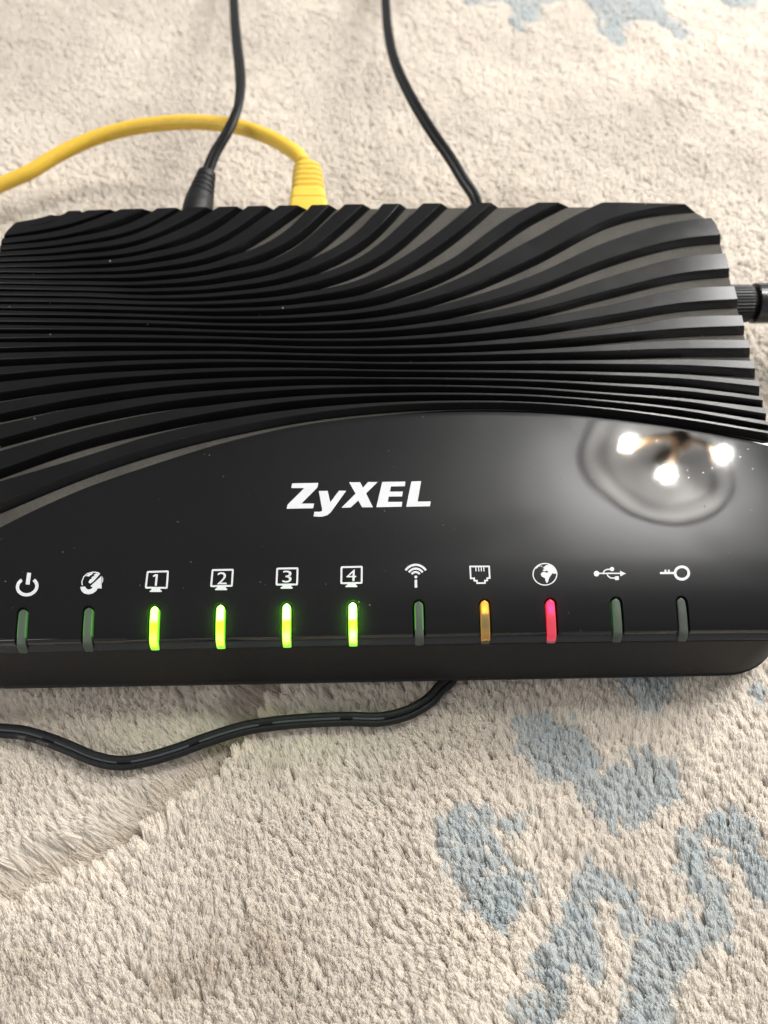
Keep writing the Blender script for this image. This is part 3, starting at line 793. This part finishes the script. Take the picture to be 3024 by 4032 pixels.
# ------------------------------------------------------------------ carpet pile: cut yarn tufts
def vnoise(x, y, scale, seed):
    r = np.random.default_rng(seed); T = r.random((64, 64)); u = x * scale + 31.7; v = y * scale + 17.3
    i, j = np.floor(u).astype(int), np.floor(v).astype(int); fx, fy = u - i, v - j
    fx = fx * fx * (3 - 2 * fx); fy = fy * fy * (3 - 2 * fy); g_ = lambda a, b: T[a % 64, b % 64]
    return (g_(i, j) * (1 - fx) + g_(i + 1, j) * fx) * (1 - fy) + (g_(i, j + 1) * (1 - fx) + g_(i + 1, j + 1) * fx) * fy
def in_poly(x, y, poly):
    p_ = np.asarray(poly); ins = np.zeros(len(x), bool); j = len(p_) - 1
    for i in range(len(p_)):
        xi, yi, xj, yj = *p_[i], *p_[j]
        c_ = ((yi > y) != (yj > y)) & (x < (xj - xi) * (y - yi) / (yj - yi + 1e-12) + xi); ins ^= c_; j = i
    return ins
lowr = lambda L: at(np.array([(829.5 + a * .5) * DS for a, b in L]), np.array([(1426.4 + b * .5) * DS for a, b in L]), -.001)[:, :2]
uppr = lambda L: at(np.array([(932.6 + a * .4378) * DS for a, b in L]), np.array([b * .4378 * DS for a, b in L]), -.001)[:, :2]
MOTIF = [lowr(q) for q in (
 [(985, 40), (1320, 40), (1300, 110), (1270, 190), (1215, 290), (1150, 310), (1090, 200), (1020, 120)],
 [(575, 310), (660, 290), (760, 310), (860, 360), (930, 430), (950, 510), (960, 590), (1010, 570), (1050, 510), (1130, 490), (1200, 520), (1280, 560), (1300, 620), (1240, 690), (1160, 760), (1100, 810), (1000, 800), (940, 740), (870, 690), (860, 600), (800, 590), (740, 600), (690, 540), (640, 450), (600, 380)],
 [(330, 720), (400, 690), (490, 720), (560, 760), (660, 760), (640, 800), (560, 800), (480, 790), (390, 800), (380, 840), (450, 850), (540, 860), (560, 910), (540, 950), (470, 950), (440, 960), (510, 1010), (580, 980), (640, 960), (680, 1010), (680, 1090), (640, 1170), (570, 1210), (500, 1170), (430, 1110), (370, 1040), (320, 970), (280, 890), (270, 800)],
 [(900, 960), (960, 1000), (1030, 1040), (1100, 1090), (1130, 1150), (1190, 1230), (1280, 1260), (1370, 1220), (1450, 1190), (1520, 1200), (1590, 1230), (1560, 1290), (1480, 1310), (1420, 1350), (1360, 1420), (1320, 1480), (1300, 1571), (1280, 1700), (1060, 1700), (1070, 1571), (1090, 1490), (1150, 1420), (1140, 1320), (1090, 1240), (1080, 1180), (1040, 1110), (990, 1080), (950, 1100), (940, 1180), (950, 1260), (990, 1390), (980, 1450), (920, 1440), (880, 1390), (820, 1380), (810, 1440), (830, 1510), (800, 1600), (740, 1571), (700, 1460), (680, 1400), (740, 1310), (810, 1250), (840, 1150), (860, 1020)],
 [(1300, 830), (1380, 790), (1440, 730), (1520, 700), (1590, 750), (1620, 840), (1659, 930), (1720, 1010), (1700, 1150), (1659, 1130), (1610, 1060), (1590, 980), (1540, 930), (1500, 860), (1460, 790), (1430, 830), (1400, 850), (1430, 920), (1450, 1000), (1500, 1060), (1540, 1140), (1520, 1190), (1460, 1180), (1430, 1120), (1380, 1100), (1350, 1030), (1320, 950)],
 [(640, 1540), (690, 1500), (740, 1571), (760, 1680), (600, 1680), (600, 1571)], [(1630, 180), (1670, 150), (1720, 200), (1670, 250), (1645, 230)])]
MOTIF += [uppr(q) for q in (
 [(160, 20), (200, -30), (640, -40), (660, 0), (640, 20), (560, 30), (550, 80), (540, 110), (480, 125), (455, 160), (430, 150), (390, 110), (420, 60), (380, 10), (250, 15), (200, 35)],
 [(760, 0), (820, 70), (840, 100), (830, 160), (880, 200), (930, 235), (960, 200), (950, 150), (980, 110), (1040, 100), (1130, 120), (1200, 170), (1260, 205), (1290, 160), (1260, 120), (1180, 90), (1150, 50), (1160, -40), (800, -60)],
 [(1420, 0), (1480, 30), (1510, 48), (1570, 45), (1610, 10), (1640, -40), (1420, -40)])]
GROOVE = at(np.array([a * .5 for a in (-240, -100, 0, 60, 170, 260, 330, 420, 500, 600, 680, 760, 870, 960, 1000, 1080, 1140, 1190, 1270, 1330)]) * DS,
            np.array([1426.4 + b * .5 for b in (1230, 1190, 1145, 1120, 1075, 1050, 1000, 985, 940, 865, 770, 690, 600, 545, 480, 400, 330, 220, 130, 60)]) * DS, -.001)[:, :2]
SP = .00185
def tufts(x0, x1, y0, y1, sp):
    nx_, ny_ = int((x1 - x0) / sp), int((y1 - y0) / (sp * .87))
    i, j = np.meshgrid(np.arange(nx_), np.arange(ny_), indexing='ij')
    x = x0 + (i + .5 * (j % 2)) * sp; y = y0 + j * sp * .87
    x = x.ravel() + RNG.normal(0, sp * .17, x.size); y = y.ravel() + RNG.normal(0, sp * .17, y.size)
    return x, y
tx, tyy = tufts(-.27, .29, -.215, .34, SP)
inner = (np.abs(tx) < XR - .022) & (tyy > YF + .022) & (tyy < YR - .02)
pr = (np.stack([tx, tyy, np.zeros_like(tx)], 1) - CAM) @ W2C.T
uu, vv = F * pr[:, 0] / -pr[:, 2], F * pr[:, 1] / -pr[:, 2]
seen = (np.abs(uu) < 1700) & (np.abs(vv) < 2230)
keep = ~inner & (seen | (RNG.random(len(tx)) < .5))
tx, tyy, seen = tx[keep], tyy[keep], seen[keep]
NT = len(tx)
# pattern, with slightly ragged edges
jx, jy = tx + RNG.normal(0, .0013, NT), tyy + RNG.normal(0, .0013, NT)
blue = np.zeros(NT, bool)
for q_ in MOTIF: blue |= in_poly(jx, jy, q_)
edge = np.zeros(NT)
for q_ in MOTIF:
    near = (tx > q_[:, 0].min() - .01) & (tx < q_[:, 0].max() + .01) & (tyy > q_[:, 1].min() - .01) & (tyy < q_[:, 1].max() + .01)
    if near.any():
        dd = dist_to(np.stack([tx[near], tyy[near]], 1), np.vstack([q_, q_[:1]])); edge[near] = np.maximum(edge[near], np.exp(-(dd / .0014) ** 2))
# parted line lower left: signed distance, positive on its far side
gd = dist_to(np.stack([tx, tyy], 1), GROOVE)
gy = np.interp(tx, GROOVE[:, 0], GROOVE[:, 1]); gs = np.where(tyy > gy, gd, -gd)
gs[(tx < GROOVE[0, 0]) | (tx > GROOVE[-1, 0])] = 1.
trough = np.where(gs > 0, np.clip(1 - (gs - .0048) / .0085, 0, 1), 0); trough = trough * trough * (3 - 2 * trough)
lip = np.where(gs < 0, np.exp(-(gs / .0030) ** 2), 0) * (.25 + 1.2 * vnoise(tx, tyy, 160, 12)); side = np.where(gs > 0, np.exp(-gs / .022), 0)
h = PILE * (1 - .55 * trough + .17 * lip - .14 * edge * (1 - blue * .6)) * (1 + .10 * (vnoise(tx, tyy, 60, 1) - .5) + .14 * (vnoise(tx, tyy, 190, 2) - .5)) + RNG.normal(0, .0002, NT)
dirn = 1.95 - 1.6 * np.clip(tx, -.1, .1) + .65 * side + .7 * (vnoise(tx, tyy, 22, 3) - .5) + .5 * (vnoise(tx, tyy, 90, 4) - .5) + RNG.normal(0, .12, NT)
lean = .0046 * (.6 + .8 * vnoise(tx, tyy, 45, 5)) * (.82 + .36 * vnoise(tx, tyy, 330, 9)) + RNG.normal(0, .00025, NT)
lean = lean * np.where(tyy > YR - .02, .5, 1)
lean = lean * (1 + .10 * lip + .25 * side)
lx_, ly_ = np.cos(dirn) * lean, np.sin(dirn) * lean
# colour per tuft
base_c = np.array([.85, .81, .75]); alt_c = np.array([.79, .745, .685]); blue_c = np.array([.58, .63, .65]); stain_shade = np.array([.42, .31, .19])
col = base_c + (alt_c - base_c) * np.clip(vnoise(tx, tyy, 35, 6) * 1.3 - .2, 0, 1)[:, None]
bl = np.where(blue, .60 + .26 * RNG.random(NT), .10 * edge * RNG.random(NT)) * (.80 + .3 * vnoise(tx, tyy, 120, 8))
col = col + (blue_c - col) * np.clip(bl, 0, 1)[:, None]
for (sx, sy, sr_, am) in ((600, 1691, .0022, .35), (710, 1676, .002, .25), (575, 2091, .006, .28), (450, 2141, .006, .28), (360, 2181, .004, .3), (50, 2146, .007, .22), (560, 1590, .006, .22), (1010, 640, .02, .10), (1080, 480, .02, .16)):
    c_ = at(sx * DS, sy * DS, 0.); w_ = am * np.exp(-(((tx - c_[0]) ** 2 + (tyy - c_[1]) ** 2) / sr_ ** 2)); col = col + (stain_shade - col) * w_[:, None]
col = col + (stain_shade - col) * (.26 * trough)[:, None]  # shade in the parted trough, painted in as a brown tint
col = col * (1 + .06 * lip)[:, None] * (1 + RNG.normal(0, .025, NT))[:, None]  # ridge tips painted paler, as if catching light; plus random tone
# yarns of each tuft
ns = np.where(seen, 38, 13); idx = np.repeat(np.arange(NT), ns); K = len(idx); NP_ = 5
first = np.concatenate([[0], np.cumsum(ns)[:-1]]); loc = np.arange(K) - first[idx]
rr = np.sqrt((loc + .5) / ns[idx]); aa = loc * 2.39996 + RNG.random(NT)[idx] * 6.28
ox, oy = np.cos(aa) * rr, np.sin(aa) * rr
TR = SP * .74
free = RNG.random(K) < .62                                              # loose fibres between the tufts
ang = RNG.random(K) * 6.283; rf_ = np.sqrt(RNG.random(K)) * 1.5
ox = np.where(free, np.cos(ang) * rf_, ox); oy = np.where(free, np.sin(ang) * rf_, oy); rr = np.where(free, .3, rr)
u = np.linspace(0, 1, NP_)
hk = h[idx] * (1 - .12 * rr ** 2.5) + RNG.normal(0, .00024, K)
hk = hk * np.where(free, .91, 1.)
wid = (1.0 - .10 * u - .30 * u ** 3)[None] * TR * np.where(seen[idx], 1, 1.15)[:, None]
px_ = tx[idx][:, None] + ox[:, None] * wid + lx_[idx][:, None] * u ** 1.7 + RNG.normal(0, .00010, (K, NP_)) * u
py_ = tyy[idx][:, None] + oy[:, None] * wid + ly_[idx][:, None] * u ** 1.7 + RNG.normal(0, .00010, (K, NP_)) * u
pz_ = -PILE + hk[:, None] * (u - .10 * u ** 3)
pos = np.stack([px_, py_, pz_], -1).astype(np.float32).reshape(-1)
rad = (np.where(seen[idx], .00020, .00033)[:, None] * np.array([.9, 1.05, 1.1, 1.05, .75])[None] * (1 + RNG.normal(0, .12, K))[:, None]).astype(np.float32)
hc = bpy.data.hair_curves.new('carpet_pile'); hc.add_curves([NP_] * K)
hc.attributes['position'].data.foreach_set('vector', pos)
ra = hc.attributes.get('radius') or hc.attributes.new('radius', 'FLOAT', 'POINT'); ra.data.foreach_set('value', rad.reshape(-1))
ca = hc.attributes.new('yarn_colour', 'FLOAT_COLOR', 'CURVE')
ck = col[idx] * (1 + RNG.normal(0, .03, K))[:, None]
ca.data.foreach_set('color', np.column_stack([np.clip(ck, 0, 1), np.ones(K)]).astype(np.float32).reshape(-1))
mt, nt, p = material('wool_yarn')
at_ = N(nt, 'ShaderNodeAttribute', attribute_name='yarn_colour')
nt.links.new(at_.outputs['Color'], p.inputs['Base Color']); p.inputs['Roughness'].default_value = .75
p.inputs['Specular IOR Level'].default_value = .25; p.inputs['Sheen Weight'].default_value = .2; p.inputs['Sheen Roughness'].default_value = .4
tr_ = N(nt, 'ShaderNodeBsdfTranslucent'); nt.links.new(at_.outputs['Color'], tr_.inputs['Color'])
ms = N(nt, 'ShaderNodeMixShader'); ms.inputs[0].default_value = .65
nt.links.new(p.outputs[0], ms.inputs[1]); nt.links.new(tr_.outputs[0], ms.inputs[2]); nt.links.new(ms.outputs[0], nt.nodes['Material Output'].inputs['Surface'])
pile = bpy.data.objects.new('carpet_pile', hc); COL.objects.link(pile); hc.materials.append(mt)
structure(pile, 'stuff')
print('tufts', NT, 'yarns', K)
